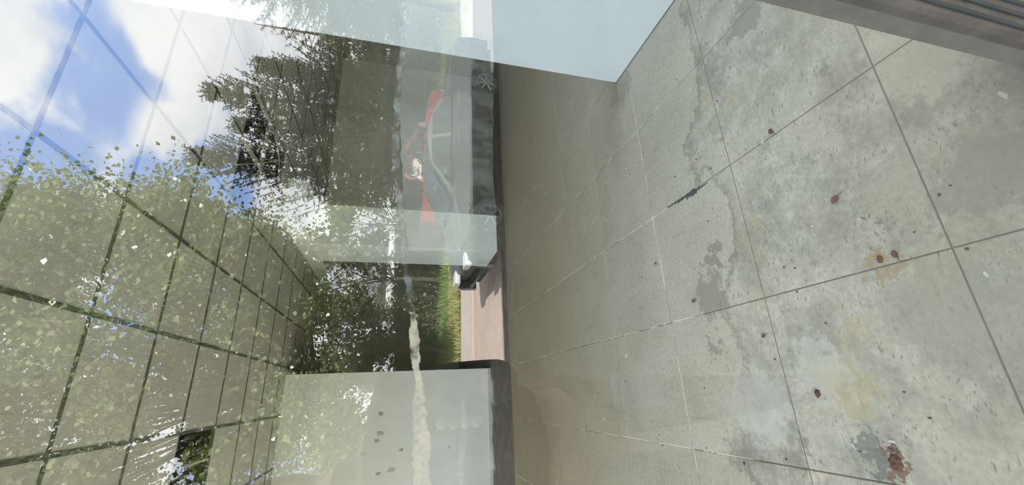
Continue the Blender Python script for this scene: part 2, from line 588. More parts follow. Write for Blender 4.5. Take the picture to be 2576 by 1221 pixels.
M = dict(
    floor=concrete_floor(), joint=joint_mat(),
    floor_dark=mat('brown_back_floor', (0.17, 0.15, 0.115), 0.75, var=0.35, vscale=5.0, bump=0.1),
    paint_blue=mat('pale_blue_paint', (0.55, 0.635, 0.71), 0.55, var=0.05, vscale=3.0, bump=0.04, bscale=90),
    paint_grey=mat('grey_white_paint', (0.80, 0.815, 0.77), 0.6, var=0.06, vscale=3.0, bump=0.04, bscale=90),
    paint_col=mat('column_paint', (0.84, 0.90, 0.875), 0.55, var=0.05, vscale=3.0),
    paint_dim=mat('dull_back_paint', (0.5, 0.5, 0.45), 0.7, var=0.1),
    skirt=mat('dark_skirting', (0.10, 0.095, 0.085), 0.6, var=0.3, vscale=20),
    ctile=mat('ceiling_board', (0.53, 0.53, 0.475), 0.85, var=0.08, vscale=2.0, bump=0.08, bscale=120),
    cgrid=mat('dark_ceiling_grid', (0.085, 0.10, 0.075), 0.6),
    cbar=mat('galvanised_bar', (0.42, 0.43, 0.36), 0.5, metal=0.2),
    plenum=mat('unlit_plenum', (0.018, 0.018, 0.02), 0.95, var=0.4),  # near black: darkness of the closed void put into the colour
    facade=mat('facade_render', (0.42, 0.40, 0.37), 0.8, var=0.15, bump=0.1),
    alu=mat('weathered_aluminium', (0.15, 0.14, 0.125), 0.5, metal=0.35, var=0.35, vscale=14, bump=0.1),
    gasket=mat('black_gasket', (0.04, 0.05, 0.05), 0.6, var=0.3),
    glass=glass_mat('shop_window_glass'), clear=clear_mat('inner_face_of_pane'),
    pave=mat('pinkish_paving', (0.56, 0.45, 0.39), 0.85, var=0.12, vscale=1.2, bump=0.2, bscale=40),
    kerb=mat('pale_paving', (0.60, 0.53, 0.48), 0.85, var=0.1, vscale=1.5),
    shade_paving=mat('shade_dark_paving', (0.075, 0.07, 0.062), 0.9, var=0.25, vscale=3, bump=0.2),  # shade of the building on the paving put into this dark colour
    step=mat('step_concrete', (0.13, 0.125, 0.11), 0.85, var=0.2, vscale=4),
    drygrass=mat('dry_grass', (0.45, 0.40, 0.17), 0.9, col2=(0.34, 0.36, 0.13), vscale=3.0),
    lawn=mat('green_lawn', (0.16, 0.25, 0.07), 0.9, col2=(0.24, 0.30, 0.10), vscale=1.5),
    bark=mat('grey_bark', (0.15, 0.13, 0.105), 0.9, var=0.4, vscale=12, bump=0.4, bscale=40),
    bark_pale=mat('pale_bark', (0.32, 0.29, 0.25), 0.85, var=0.4, vscale=14, bump=0.3),
    leaf=leaf_mat('broad_leaf', (0.125, 0.165, 0.085), (0.21, 0.25, 0.125), 0.24, 0.3),
    leaf_y=leaf_mat('yellow_green_leaf', (0.15, 0.18, 0.05), (0.20, 0.22, 0.08), 0.4, 0.3),
    leaf_d=leaf_mat('dark_leaf', (0.08, 0.095, 0.05), (0.13, 0.14, 0.065), 0.45, 0.2),
    needle=leaf_mat('spruce_needle', (0.030, 0.038, 0.024), (0.055, 0.062, 0.036), 0.5, 0.12),
    needle_d=leaf_mat('dark_needle', (0.07, 0.085, 0.05), (0.11, 0.125, 0.06), 0.5, 0.12),
    silver=mat('grey_car_paint', (0.10, 0.12, 0.118), 0.4, metal=0.2),
    red=mat('red_truck_paint', (0.26, 0.035, 0.04), 0.35, spec=0.5),
    carglass=mat('tinted_car_glass', (0.05, 0.065, 0.06), 0.12, spec=0.3),
    rubber=mat('tyre_rubber', (0.03, 0.03, 0.03), 0.85),
    rim=mat('alloy_rim', (0.55, 0.55, 0.54), 0.35, metal=0.6),
    chrome=mat('bright_trim', (0.75, 0.77, 0.76), 0.2, metal=0.9),
    lamp_o=mat('amber_lens', (0.65, 0.22, 0.06), 0.3),
    lamp_w=mat('clear_lens', (0.75, 0.78, 0.78), 0.2),
    under=mat('dark_underbody', (0.02, 0.02, 0.02), 0.9),
    white=mat('white_lettering', (0.85, 0.84, 0.82), 0.6),
    card=mat('cream_cardboard', (0.78, 0.72, 0.62), 0.8, var=0.15, vscale=5),
    house=mat('white_house_wall', (0.72, 0.72, 0.72), 0.8, var=0.08),
    roofm=mat('grey_roof', (0.20, 0.20, 0.21), 0.8, var=0.3),
    pane=mat('dark_pane', (0.05, 0.06, 0.07), 0.1, spec=0.8),
    skin=mat('skin', (0.50, 0.32, 0.24), 0.5, var=0.08),
    hair=mat('brown_hair', (0.10, 0.065, 0.045), 0.6, var=0.4, vscale=60),
    coat=mat('dark_olive_cloth', (0.045, 0.047, 0.043), 0.9, var=0.3, vscale=25),
    trous=mat('reddish_brown_cloth', (0.22, 0.085, 0.06), 0.9, col2=(0.12, 0.09, 0.06), vscale=9),
    bluecloth=mat('pale_blue_cloth', (0.38, 0.42, 0.52), 0.9, var=0.1),
    shoe=mat('dark_shoe', (0.03, 0.03, 0.035), 0.7),
    phone=mat('black_phone', (0.02, 0.02, 0.022), 0.25),
    dead=mat('dead_leaf', (0.15, 0.062, 0.035), 0.8, var=0.5, vscale=120),
    twig=mat('dry_twig', (0.10, 0.06, 0.045), 0.85, var=0.3, vscale=80),
    flake=mat('white_paint_flake', (0.62, 0.62, 0.58), 0.7, var=0.35, vscale=160),
    grit=mat('dark_grit', (0.06, 0.05, 0.045), 0.9, var=0.4, vscale=200),
    rust=mat('rusty_clump', (0.17, 0.075, 0.045), 0.95, col2=(0.08, 0.04, 0.03), vscale=90, bump=0.6, bscale=300),
    wire=mat('grey_wire', (0.55, 0.55, 0.48), 0.5),
    tape=veil_mat('old_tape_residue', (0.40, 0.39, 0.32), 0.62, 60.0, 0.36, 0.62, amin=0.06),
    tape_b=veil_mat('thin_tape_residue', (0.34, 0.40, 0.42), 0.22, 70.0, 0.38, 0.72),
    film=veil_mat('cloudy_film', (0.42, 0.47, 0.46), 0.12, 14.0, 0.25, 0.75, amin=0.06),
    smear=veil_mat('mottled_smear', (0.40, 0.44, 0.43), 0.075, 55.0, 0.35, 0.68, (1, 1, .6), amin=0.015),
    spots=veil_mat('dirt_spot', (0.10, 0.08, 0.05), 0.5, 90.0, 0.35, 0.6, amin=0.1),
)

# ------------------------------------------------------------------ the shop: floor
CZ = 2.785
XL, XR, YB = -3.3, 6.9, 9.6
FY = 5.15
random.seed(7)


def slab(name, x0, x1, y0, y1, z0, z1, m, label, cat, ch=0.0, parent=None, kind='structure'):
    b = MB()
    b.box(x0, x1, y0, y1, z0, z1, ch)
    o = b.build(name, m, parent)
    if parent is None:
        tag(o, label, cat, kind=kind)
    return o


floor = slab('floor', XL, XR, GY + 0.03, FY, -0.15, -0.0025, M['joint'], 'worn grey concrete tiled floor with white and dark joints inside the shop', 'floor')


def tile_mesh(name, w, d, h, c):
    b = MB()
    z = 0.0
    lo = [(0, 0, -h), (w, 0, -h), (w, d, -h), (0, d, -h)]
    mi = [(0, 0, z - c), (w, 0, z - c), (w, d, z - c), (0, d, z - c)]
    tp = [(c, c, z), (w - c, c, z), (w - c, d - c, z), (c, d - c, z)]
    b.v = lo + mi + tp
    b.f = [(8, 9, 10, 11), (3, 2, 1, 0)]
    for k in range(4):
        q = (k + 1) % 4
        b.f += [(k, q, 4 + q, 4 + k), (4 + k, 4 + q, 8 + q, 8 + k)]
    b.m = [0] * len(b.f)
    return b.mesh(name)


_tm = {}


def tile(parent, name, x0, x1, y0, y1, z, h, c, m, gap, flip=False, jit=0.0):
    x0, x1, y0, y1 = x0 + gap / 2, x1 - gap / 2, y0 + gap / 2, y1 - gap / 2
    key = (name, round(x1 - x0, 3), round(y1 - y0, 3))
    if key not in _tm:
        _tm[key] = tile_mesh(name, x1 - x0, y1 - y0, h, c)
    o = link(name, _tm[key], m, parent)
    if flip:
        o.rotation_euler = (PI, 0, 0)
        o.location = (x0, y1, z)
    else:
        o.location = (x0, y0, z + jit)
    return o


def spans(o, lo, hi, st=0.6):
    k = math.floor((lo - o) / st)
    e = []
    while o + k * st < hi - 1e-6:
        a, b = max(lo, o + k * st), min(hi, o + (k + 1) * st)
        if b - a > 0.03:
            e.append((a, b))
        k += 1
    return e


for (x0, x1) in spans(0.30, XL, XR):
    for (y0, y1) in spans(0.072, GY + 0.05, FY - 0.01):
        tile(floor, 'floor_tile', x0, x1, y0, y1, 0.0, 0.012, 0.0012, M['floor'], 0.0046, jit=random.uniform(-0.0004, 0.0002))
slab('floor_back', XL, XR, FY, YB, -0.15, 0.006, M['floor_dark'], 'dark brown floor of the back area behind the column', 'floor', 0.004)

# ------------------------------------------------------------------ the shop: ceiling
ceiling = slab('ceiling', XL, XR, GY + 0.03, YB, CZ + 0.9, CZ + 1.0, M['plenum'], 'suspended tile ceiling with dark joints and missing tiles', 'ceiling')
gone = {(1.63, 3.573), (2.23, 3.573), (2.23, 4.173), (2.83, 6.173), (-0.77, 3.573)}


def is_gone(x0, y0):
    return any(abs(x0 - a) < .08 and abs(y0 - b) < .08 for a, b in gone)


XS, YS = spans(0.43, XL, XR), spans(1.773, GY + 0.03, YB)
for (x0, x1) in XS:
    for (y0, y1) in YS:
        if not is_gone(x0, y0):
            tile(ceiling, 'ceiling_tile', x0, x1, y0, y1, CZ, 0.014, 0.003, M['ctile'], 0.019, flip=True)
gb = MB()


def bar_runs(cells, hit):
    """joins the cells that still carry tiles on either side into unbroken runs"""
    runs, cur = [], None
    for (a, b) in cells:
        if hit(a, b):
            cur = None
        elif cur is None:
            cur = [a, b]
            runs.append(cur)
        else:
            cur[1] = b
    return runs


for i, (x0, x1) in enumerate(XS):
    for (a, b) in bar_runs(YS, lambda a, b: is_gone(x0, a)):
        bb = MB()
        bb.box(x0 - .012, x0 + .012, a, b, CZ - 0.002, CZ + 0.02)
        bb.build('grid_bar', M['cgrid'], ceiling)
for (y0, y1) in YS:
    for (a, b) in bar_runs(XS, lambda a, b: is_gone(a, y0)):
        bb = MB()
        bb.box(a, b, y0 - .012, y0 + .012, CZ - 0.0025, CZ + 0.019)
        bb.build('grid_bar', M['cgrid'], ceiling)
# pale grid bars and wires left hanging across the openings
for (p, q, r) in (((2.23, 3.58), (2.23, 4.17), .011), ((1.63, 4.165), (2.25, 4.165), .010), ((2.255, 4.16), (2.82, 4.16), .007), ((2.80, 3.60), (2.80, 4.75), .008), ((-.40, 3.58), (-.40, 4.16), .007),
                  ((2.84, 6.45), (3.42, 6.45), .007)):
    bb = MB()
    x0, x1 = min(p[0], q[0]), max(p[0], q[0])
    y0, y1 = min(p[1], q[1]), max(p[1], q[1])
    bb.box(x0 - r, x1 + r, y0 - r, y1 + r, CZ + 0.0, CZ + 0.035)
    tag(bb.build('bare_grid_bar', M['cbar'], ceiling), 'pale metal grid bar left in a ceiling opening')
for (a, b, sag) in (((1.95, 3.60), (2.66, 4.70), .05), ((2.50, 4.72), (2.80, 4.30), .03)):
    bb = MB()
    pts = [(a[0] + (b[0] - a[0]) * k / 10, a[1] + (b[1] - a[1]) * k / 10, CZ + .02 - sag * math.sin(PI * k / 10)) for k in range(11)]
    bb.tube(pts, 0.004, 6)
    tag(bb.build('hanging_wire', M['wire'], ceiling), 'thin pale wire sagging across a ceiling opening')

# ------------------------------------------------------------------ the shop: walls, column, bulkhead
WH = CZ + 0.9
PX = 1.985
wr = slab('wall_right', PX, PX + 0.14, GY + 0.06, 2.007, -0.01, CZ + 0.02, M['paint_blue'], 'pale blue partition wall standing near the shop window', 'wall', 0.004)
slab('baseboard_right', PX - 0.004, PX + 0.144, GY + 0.06, 2.011, 0.0, 0.006, M['skirt'], 'thin dark line along the foot of the pale blue partition', 'baseboard')  # narrow dark strip along the foot of the partition
BX = 0.337
wb = slab('wall_back', XL, BX, 6.30, 6.45, -0.01, CZ + 0.02, M['paint_grey'], 'light grey wall facing the window behind the photographer reflection', 'wall', 0.003)
bb = MB()
bb.box(XL, BX, 6.285, 6.302, 0.0, 0.045, 0.003)
tag(bb.build('baseboard_back', M['flake'], None), 'narrow white skirting chipped along the light grey wall', 'baseboard', kind='structure')
slab('wall_inner', 2.56, XR, 7.55, 7.67, 0.0, CZ + .012, M['paint_grey'], 'pale rear wall to the right of the white column', 'wall')
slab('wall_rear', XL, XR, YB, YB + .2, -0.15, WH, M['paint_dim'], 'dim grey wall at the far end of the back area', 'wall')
WY0, WY1, WZ0, WZ1 = 1.2, 5.7, 0.55, 2.68
bb = MB()
bb.box(XL - .2, XL, GY, WY0, -.15, WH)
bb.box(XL - .2, XL, WY1, YB + .2, -.15, WH)
bb.box(XL - .2, XL, WY0, WY1, -.15, WZ0)
bb.box(XL - .2, XL, WY0, WY1, WZ1, WH)
tag(bb.build('wall_left', M['paint_grey']), 'grey side wall of the shop with an added unseen side window', 'wall', kind='structure')
added_win = empty('added_window', (XL - .1, (WY0 + WY1) / 2, WZ0))  # window added out of view to light the room
tag(added_win, 'wide unseen side window added to light the shop', 'window', kind='structure')
wi2 = Matrix.Translation((-(XL - .1), -(WY0 + WY1) / 2, -WZ0))
for (y0, y1, z0, z1, nm) in ((WY0, WY1, WZ0, WZ0 + .06, 'frame_rail'), (WY0, WY1, WZ1 - .06, WZ1, 'frame_rail'), (WY0, WY0 + .06, WZ0 + .06, WZ1 - .06, 'frame_post'), (WY1 - .06, WY1, WZ0 + .06, WZ1 - .06, 'frame_post'),
                             ((WY0 + WY1) / 2 - .03, (WY0 + WY1) / 2 + .03, WZ0 + .06, WZ1 - .06, 'frame_post')):
    bb = MB()
    bb.box(XL - .14, XL - .08, y0, y1, z0, z1, .003)
    o = bb.build(nm, M['alu'], added_win)
    o.matrix_parent_inverse = wi2
for (y0, y1) in ((WY0 + .06, (WY0 + WY1) / 2 - .03), ((WY0 + WY1) / 2 + .03, WY1 - .06)):
    bb = MB()
    bb.box(XL - .113, XL - .107, y0, y1, WZ0 + .06, WZ1 - .06)
    o = bb.build('added_side_pane', M['clear'], added_win)
    o.matrix_parent_inverse = wi2
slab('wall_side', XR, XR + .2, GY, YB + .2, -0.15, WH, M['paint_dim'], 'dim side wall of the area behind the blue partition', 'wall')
bb = MB()
bb.box(1.966, 2.55, 5.62, 6.40, 0.0, 2.56, 0.006)
tag(bb.build('column', M['paint_col']), 'square white column standing in the middle of the shop', 'column', kind='structure')
bb = MB()
bb.box(2.03, 2.63, 5.09, YB - .02, 2.56, CZ + .02, 0.004)
tag(bb.build('beam', M['paint_col']), 'boxed bulkhead under the ceiling above the white column', 'beam', kind='structure')

# ------------------------------------------------------------------ the shop front: window, facade
MX = [-3.3, -1.25, 0.685, 2.75, 4.8, 6.9]


def pane_mesh(x0, x1, z0, z1):
    b = MB()
    y0, y1 = GY - .004, GY + .004
    b.face([(x0, y0, z0), (x1, y0, z0), (x1, y0, z1), (x0, y0, z1)], 0)
    b.face([(x0, y1, z0), (x0, y1, z1), (x1, y1, z1), (x1, y1, z0)], 1)
    for q in ([(x0, y0, z0), (x0, y1, z0), (x1, y1, z0), (x1, y0, z0)], [(x0, y0, z1), (x1, y0, z1), (x1, y1, z1), (x0, y1, z1)],
              [(x0, y0, z0), (x0, y0, z1), (x0, y1, z1), (x0, y1, z0)], [(x1, y0, z0), (x1, y1, z0), (x1, y1, z1), (x1, y0, z1)]):
        b.face(q, 1)
    return b


window = empty('window_1', (0.7, GY, 0))
tag(window, 'large shop window of clear glass mirroring trees, sky and parked vehicles', 'window', kind='structure')
ZT = 2.72


def wpart(o):
    o.parent = window
    o.matrix_parent_inverse = Matrix.Translation((-0.7, -GY, 0))
    return o


for i in range(5):
    a, b = MX[i] + .05, MX[i + 1] - .05
    if i == 0:
        a = MX[0] + .03
    if i == 4:
        b = MX[5] - .03
    p = pane_mesh(a, b, 0.065, ZT)
    me = bpy.data.meshes.new('pane')
    me.from_pydata(p.v, [], p.f)
    me.polygons.foreach_set('material_index', p.m)
    wpart(link('pane', me, [M['glass'], M['clear']]))
for x in MX[1:5]:
    b = MB()
    b.box(x - .058, x + .058, GY - .02, GY + .045, 0.0, ZT + .05, 0.004)
    m_ = wpart(b.build('mullion', M['alu']))
    for dx in (-.043, -.004, .035):
        g = MB()
        g.box(x + dx - .006, x + dx + .006, GY - .0235, GY - .0195, 0.02, ZT)
        go = g.build('gasket', M['gasket'], m_)
for (z0, z1, nm) in ((-0.01, 0.07, 'bottom_rail'), (ZT - .01, ZT + .09, 'top_rail')):
    b = MB()
    b.box(MX[0], MX[5], GY - .025, GY + .045, z0, z1, 0.004)
    wpart(b.build(nm, M['alu']))
slab('wall_front', XL - .2, XR + .2, GY - .10, GY + .09, ZT + .085, 5.32, M['facade'], 'rendered facade above the shop window', 'wall')
slab('roof', XL - .2, XR + .2, GY + .09, YB + .2, WH, WH + .25, M['facade'], 'flat roof over the shop', 'roof')
slab('wall_facade_shade_east', XR + .2, XR + 14, GY - .10, GY + .3, -.31, 7.3, M['facade'], 'plain unseen facade east of the shop, made taller to shade the paving', 'wall')  # height raised so that its shadow falls on the eastern paving

# ------------------------------------------------------------------ outside: ground
GZ = -0.3
slab('doorstep', -3.0, 3.2, -1.35, GY - .03, GZ - .05, -0.02, M['step'], 'low concrete landing in front of the shop window', 'step', 0.01)
slab('driveway', -40, 45, -5.9, GY + .0, GZ - .3, GZ - .004, M['shade_paving'], 'paved strip with the building shade put into its dark colour', 'driveway')
slab('pavement', -40, 45, -8.65, -5.902, GZ - .3, GZ, M['pave'], 'sunlit pinkish paved strip beyond the shade-darkened strip', 'pavement')
slab('yard', -40, XL - .2, GY + .002, 30, GZ - .3, GZ - .002, M['kerb'], 'pale paved yard beside the shop', 'yard')
slab('sidewalk', -40, 45, -10.4, -8.652, GZ - .3, GZ + .03, M['kerb'], 'paler paved strip between forecourt and dry grass', 'sidewalk')
slab('ground', -70, 80, -75, -10.402, GZ - .3, GZ + .01, M['lawn'], 'green lawn under the trees across the forecourt', 'lawn')
rng = np.random.default_rng(3)


def blades(name, n, x0, x1, y0, y1, h, m, label):
    P = np.stack([rng.uniform(x0, x1, n), rng.uniform(y0, y1, n), np.full(n, GZ + .005)], 1)
    an = rng.uniform(0, 2 * PI, n)
    wv = np.stack([np.cos(an), np.sin(an), np.zeros(n)], 1) * rng.uniform(.012, .03, n)[:, None]
    hh = rng.uniform(.5, 1, n) * h
    le = rng.normal(0, .35, (n, 2)) * hh[:, None]
    T = P + np.concatenate([le, hh[:, None]], 1)
    V = np.stack([P - wv, P + wv, T + wv * .25, T - wv * .25], 1)
    return tag(link(name, quads_mesh(name, V), m), label, 'grass', kind='stuff')


blades('dry_grass', 14000, -8, 22, -12.5, -10.42, .20, M['drygrass'], 'strip of yellow dry grass along the pale paving')
blades('green_grass', 9000, -8, 24, -16.5, -12.5, .26, M['lawn'], 'longer green grass in front of the trees')


# ------------------------------------------------------------------ outside: trees (seen mirrored in the window)
def mirrored(px, py, Ym):
    p = at(px, py, Ym)
    return Vector((p.x, MIR - p.y, p.z))


def rand_dirs(n):
    v = rng.normal(size=(n, 3))
    return v / np.linalg.norm(v, axis=1)[:, None]


def leaf_quads(P, size, jit=0.35, up=0.3):
    n = len(P)
    a = rand_dirs(n)
    a[:, 2] *= .6
    a /= np.linalg.norm(a, axis=1)[:, None]
    nrm = rand_dirs(n)
    nrm[:, 2] += up
    b = np.cross(nrm, a)
    b /= np.linalg.norm(b, axis=1)[:, None] + 1e-9
    s = size * rng.uniform(1 - jit, 1 + jit, n)[:, None]
    c = np.cross(a, b) * s * .18
    return np.stack([P - a * s * .55, P + b * s * .42 + c - a * s * .08, P + a * s * .55, P - b * s * .42 + c - a * s * .08], 1)


def limb(b, p0, p1, r0, r1, bend=.08, seg=5, n=6):
    p0, p1 = Vector(p0), Vector(p1)
    L = (p1 - p0).length
    off = Vector(rand_dirs(1)[0]) * L * bend
    pts, rs = [], []
    for k in range(seg + 1):
        u = k / seg
        pts.append(p0.lerp(p1, u) + off * math.sin(PI * u) + Vector((0, 0, L * .08 * math.sin(PI * u))))
        rs.append(r0 + (r1 - r0) * u)
    b.tube(pts, rs, n)
    return pts


def broadleaf(base, crown_c, rad, ncl, per, size, lm, bm_, label, group, cl_r=.75, trunk_r=.2, name='broadleaf_tree', hollow=.45):
    root = empty(name, base)
    tag(root, label, 'tree', group)
    base, cc = Vector(base), Vector(crown_c)
    inv = Matrix.Translation(-base)

    def add(o):
        o.parent = root
        o.matrix_parent_inverse = inv
        return o
    b = MB()
    fork = base.lerp(cc, .55) + Vector((0, 0, -.3))
    limb(b, base, fork, trunk_r, trunk_r * .7, .03, 6, 9)
    add(soft(b.build('trunk', bm_)))
    d = rand_dirs(ncl)
    u = rng.uniform(hollow, 1.0, ncl) ** .6
    C = np.array(cc) + d * u[:, None] * np.array(rad)
    tips = MB()
    for k in range(0, ncl, 2):
        limb(tips, fork + Vector(rand_dirs(1)[0]) * .1, C[k], trunk_r * .22, .012, .10, 5, 5)
    for k in range(ncl):
        for _ in range(2):
            e = C[k] + rng.normal(0, cl_r * .6, 3)
            limb(tips, C[k], e, .014, .004, .1, 3, 4)
    add(tips.build('branches', bm_))['kind'] = 'stuff'
    n = ncl * per
    ci = rng.integers(0, ncl, n)
    rr = cl_r * rng.uniform(.7, 1.25, ncl)
    P = C[ci] + rng.normal(size=(n, 3)) * (rr[ci] * .52)[:, None] * np.array((1, 1, .72))
    o = add(link('foliage', quads_mesh('foliage', leaf_quads(P, size)), lm))
    o['kind'] = 'stuff'
    return root


def conifer(base, h, rad, lm, label, group, start=.12, whorls=26, per=7, droop=.15, dens=1.0, needle=.075, name='spruce_tree', upturn=.35, lean=None, cat='tree', nw=.13, bare=False, pack=.30):
    root = empty(name, base)
    tag(root, label, cat, group)
    b = MB()
    b.tube([(0, 0, -.05), (0, 0, h * .5), (0, 0, h)], [h * .018, h * .011, .012], 8)
    soft(b.build('trunk', M['bark'], root))
    br = MB()
    quads = []
    for wi in range(whorls):
        u = start + (1 - start) * (wi + rng.uniform(-.3, .3)) / whorls
        u = min(max(u, start), .985)
        prof = (1 - (u - start) / (1 - start)) ** .8 * rad
        for k in range(per):
            an = 2 * PI * (k + rng.uniform(-.35, .35)) / per + wi * .7
            L = max(.22, prof * rng.uniform(.55, 1.15))
            z = h * min(.985, u + rng.uniform(-.5, .5) * (1 - start) / whorls)
            if lean is not None:
                L *= 1 + .8 * max(0.0, math.cos(an - lean)) - .3
            o = Vector((math.cos(an), math.sin(an), 0))
            s = Vector((-math.sin(an), math.cos(an), 0))
            N = max(4, int(L / .13))
            pts = []
            for j in range(N + 1):
                t = j / N
                pts.append(Vector((0, 0, z)) + o * L * t + Vector((0, 0, L * (-droop * math.sin(PI * t * .8) * 1.3 + upturn * t ** 3))))
            br.tube([pts[0], pts[N // 2], pts[-1]], [.012 + .012 * L, .01 + (.012 if bare else 0), .003], 4, cap=False)
            seg = []
            for j in range(1, N + 1):
                t = j / N
                tl = L * .34 * (1 - t) + .16
                for side in (-1, 1):
                    if rng.random() > dens:
                        continue
                    dr = (o * .75 + s * side * rng.uniform(.5, 1.0) + Vector((0, 0, rng.uniform(-.35, .30)))).normalized()
                    seg.append((pts[j], pts[j] + dr * tl * rng.uniform(.6, 1.1)))
            seg.append((pts[-2], pts[-1] + (pts[-1] - pts[-2]) * 1.2))
            for (p, q) in seg:
                if bare:
                    md_ = (Vector(p) + Vector(q)) / 2 + Vector(rand_dirs(1)[0]) * .08
                    br.tube([p, md_, q], [.016, .011, .005], 4, cap=False)
                p, q = np.array(p), np.array(q)
                ln = np.linalg.norm(q - p)
                m = max(4, int(ln / (needle * (pack if not bare else .45))))
                tt = rng.uniform(0.0, 1, m)
                B = p + (q - p) * tt[:, None]
                ax = (q - p) / (ln + 1e-9)
                dd = rand_dirs(m) + ax * .9
                dd /= np.linalg.norm(dd, axis=1)[:, None]
                sd = np.cross(dd, rand_dirs(m))
                sd /= np.linalg.norm(sd, axis=1)[:, None] + 1e-9
                T = B + dd * needle * rng.uniform(.7, 1.25, m)[:, None]
                wv = sd * needle * nw
                quads.append(np.stack([B - wv, B + wv, T + wv * .35, T - wv * .35], 1))
    br.build('branches', M['bark'], root)['kind'] = 'stuff'
    o = link('foliage', quads_mesh('foliage', np.concatenate(quads)), lm, root)
    o['kind'] = 'stuff'
    return root


# the big broad-leaved tree over the left half of the reflection
tc = mirrored(300, 955, 9.2)
broadleaf((tc.x - .3, tc.y - .6, GZ), (tc.x, tc.y, tc.z + .1), (3.9, 2.6, 4.0), 190, 720, .075, M['leaf'], M['bark'],
          'big broad-leaved tree with glittering leaves, tallest in the reflection', 'trees across the forecourt', .62, .17)
# the two spruces
for (tx, ty, Ym, rd, lab) in ((468, 392, 13.0, 2.0, 'pointed spruce closest to the big broad-leaved tree'),
                              (505, 228, 13.6, 2.1, 'tall pointed spruce mirrored across the ceiling opening'),
                              (575, 312, 14.8, 1.7, 'slim spruce filling the gap between the two pointed ones'),
                              (640, 165, 12.8, 1.6, 'short spruce next to the drooping pine')):
    p = mirrored(tx, ty, Ym)
    conifer((p.x, p.y, GZ), p.z - GZ, rd, M['needle'], lab, 'trees across the forecourt', whorls=29, per=8, dens=.86, needle=.056, upturn=.7, droop=.10, nw=.22, pack=.17)
# drooping tree on the far side
p = mirrored(560, -60, 11.5)
conifer((p.x + .6, p.y, GZ), p.z - GZ + .5, 3.2, M['needle'], 'drooping pine with long bare twigs, mirrored over the blue partition', 'trees across the forecourt', start=.3, whorls=24, per=7, droop=.22, dens=.8, needle=.10, name='pine_tree', upturn=.1, lean=PI, bare=True)
# the lower, darker trees behind
for (tx, ty, Ym, rd, lab) in ((690, 640, 17.5, 2.6, 'dark conifer behind the big broad-leaved tree'),
                              (640, 60, 19.0, 2.6, 'dark conifer far behind the drooping pine'),
                              (760, 780, 18.5, 2.4, 'dark conifer above the pink paving in the mirror')):
    p = mirrored(tx, ty, Ym)
    conifer((p.x, p.y, GZ), p.z - GZ, rd, M['needle_d'], lab, 'trees across the forecourt', whorls=15, per=5, dens=.6, needle=.11, start=.05, name='conifer_tree')
for (tx, ty, Ym, rx, rz, lm, lab) in ((860, 880, 15.5, 2.0, 1.5, M['leaf_d'], 'dark bushy tree beside the light grey wall edge'),
                                      (885, 1150, 14.0, 1.3, 1.3, M['leaf_y'], 'yellow-green bushy tree behind the photographer'),
                                      (850, 700, 16.0, 1.9, 1.7, M['leaf_d'], 'dark rounded tree above the pink paving'),
                                      (890, 130, 17.0, 2.2, 1.8, M['leaf_d'], 'dark rounded tree behind the rear of the grey sedan'),
                                      (900, -20, 15.0, 2.0, 1.6, M['leaf_y'], 'yellow-green bushy tree under the drooping pine'),
                                      (905, 560, 18.0, 2.2, 1.5, M['leaf_y'], 'yellow-green bushy tree mirrored on the white column'),
                                      (930, 1000, 19.0, 2.6, 1.6, M['leaf_d'], 'dark low tree behind the yellow-green bushy one')):
    p = mirrored(tx, ty, Ym)
    broadleaf((p.x, p.y, GZ), (p.x, p.y, p.z), (rx, rx * .8, rz), 26, 110, .15, lm, M['bark'], lab, 'trees across the forecourt', .55, .10, name='leafy_tree')
# clipped hedge behind the grass
hb = MB()
hedge = empty('hedge', (4, -16.6, GZ))
tag(hedge, 'long dark hedge closing off the lawn below the trees', 'hedge')
hb.box(-14, 24, -.45, .35, 0, 1.75, .15)
ho = hb.build('hedge_core', M['needle_d'], hedge)
n = 26000
P = np.stack([rng.uniform(-14, 24, n), rng.uniform(-.2, .75, n), rng.uniform(.02, 1.95, n)], 1)
o = link('foliage', quads_mesh('foliage', leaf_quads(P, .13)), M['leaf_d'], hedge)
o['kind'] = 'stuff'

# white house glimpsed between the trees
hs = mirrored(973, 686, 27.0)
house = empty('house', (hs.x, hs.y, GZ))
tag(house, 'white house glimpsed between the dark trees', 'house')
b = MB()
b.box(-2.2, 2.2, -6, 0, 0, 2.9)
b.build('house_wall', M['house'], house)
b = MB()
b.v = [(-2.6, -6.4, 2.85), (2.6, -6.4, 2.85), (2.6, .4, 2.85), (-2.6, .4, 2.85), (-2.6, -3, 4.3), (2.6, -3, 4.3)]
b.f = [(0, 1, 5, 4), (2, 3, 4, 5), (0, 4, 3), (1, 2, 5), (3, 2, 1, 0)]
b.m = [0] * 5
b.build('house_roof', M['roofm'], house)
for x in (-1.3, 0.0, 1.3):
    b = MB()
    b.box(x - .4, x + .4, 0.0, .04, 1.0, 2.1)
    f_ = b.build('window_frame', M['house'], house)
    b = MB()
    b.box(x - .34, x + .34, .03, .05, 1.06, 2.04)
    b.build('window_pane', M['pane'], f_)


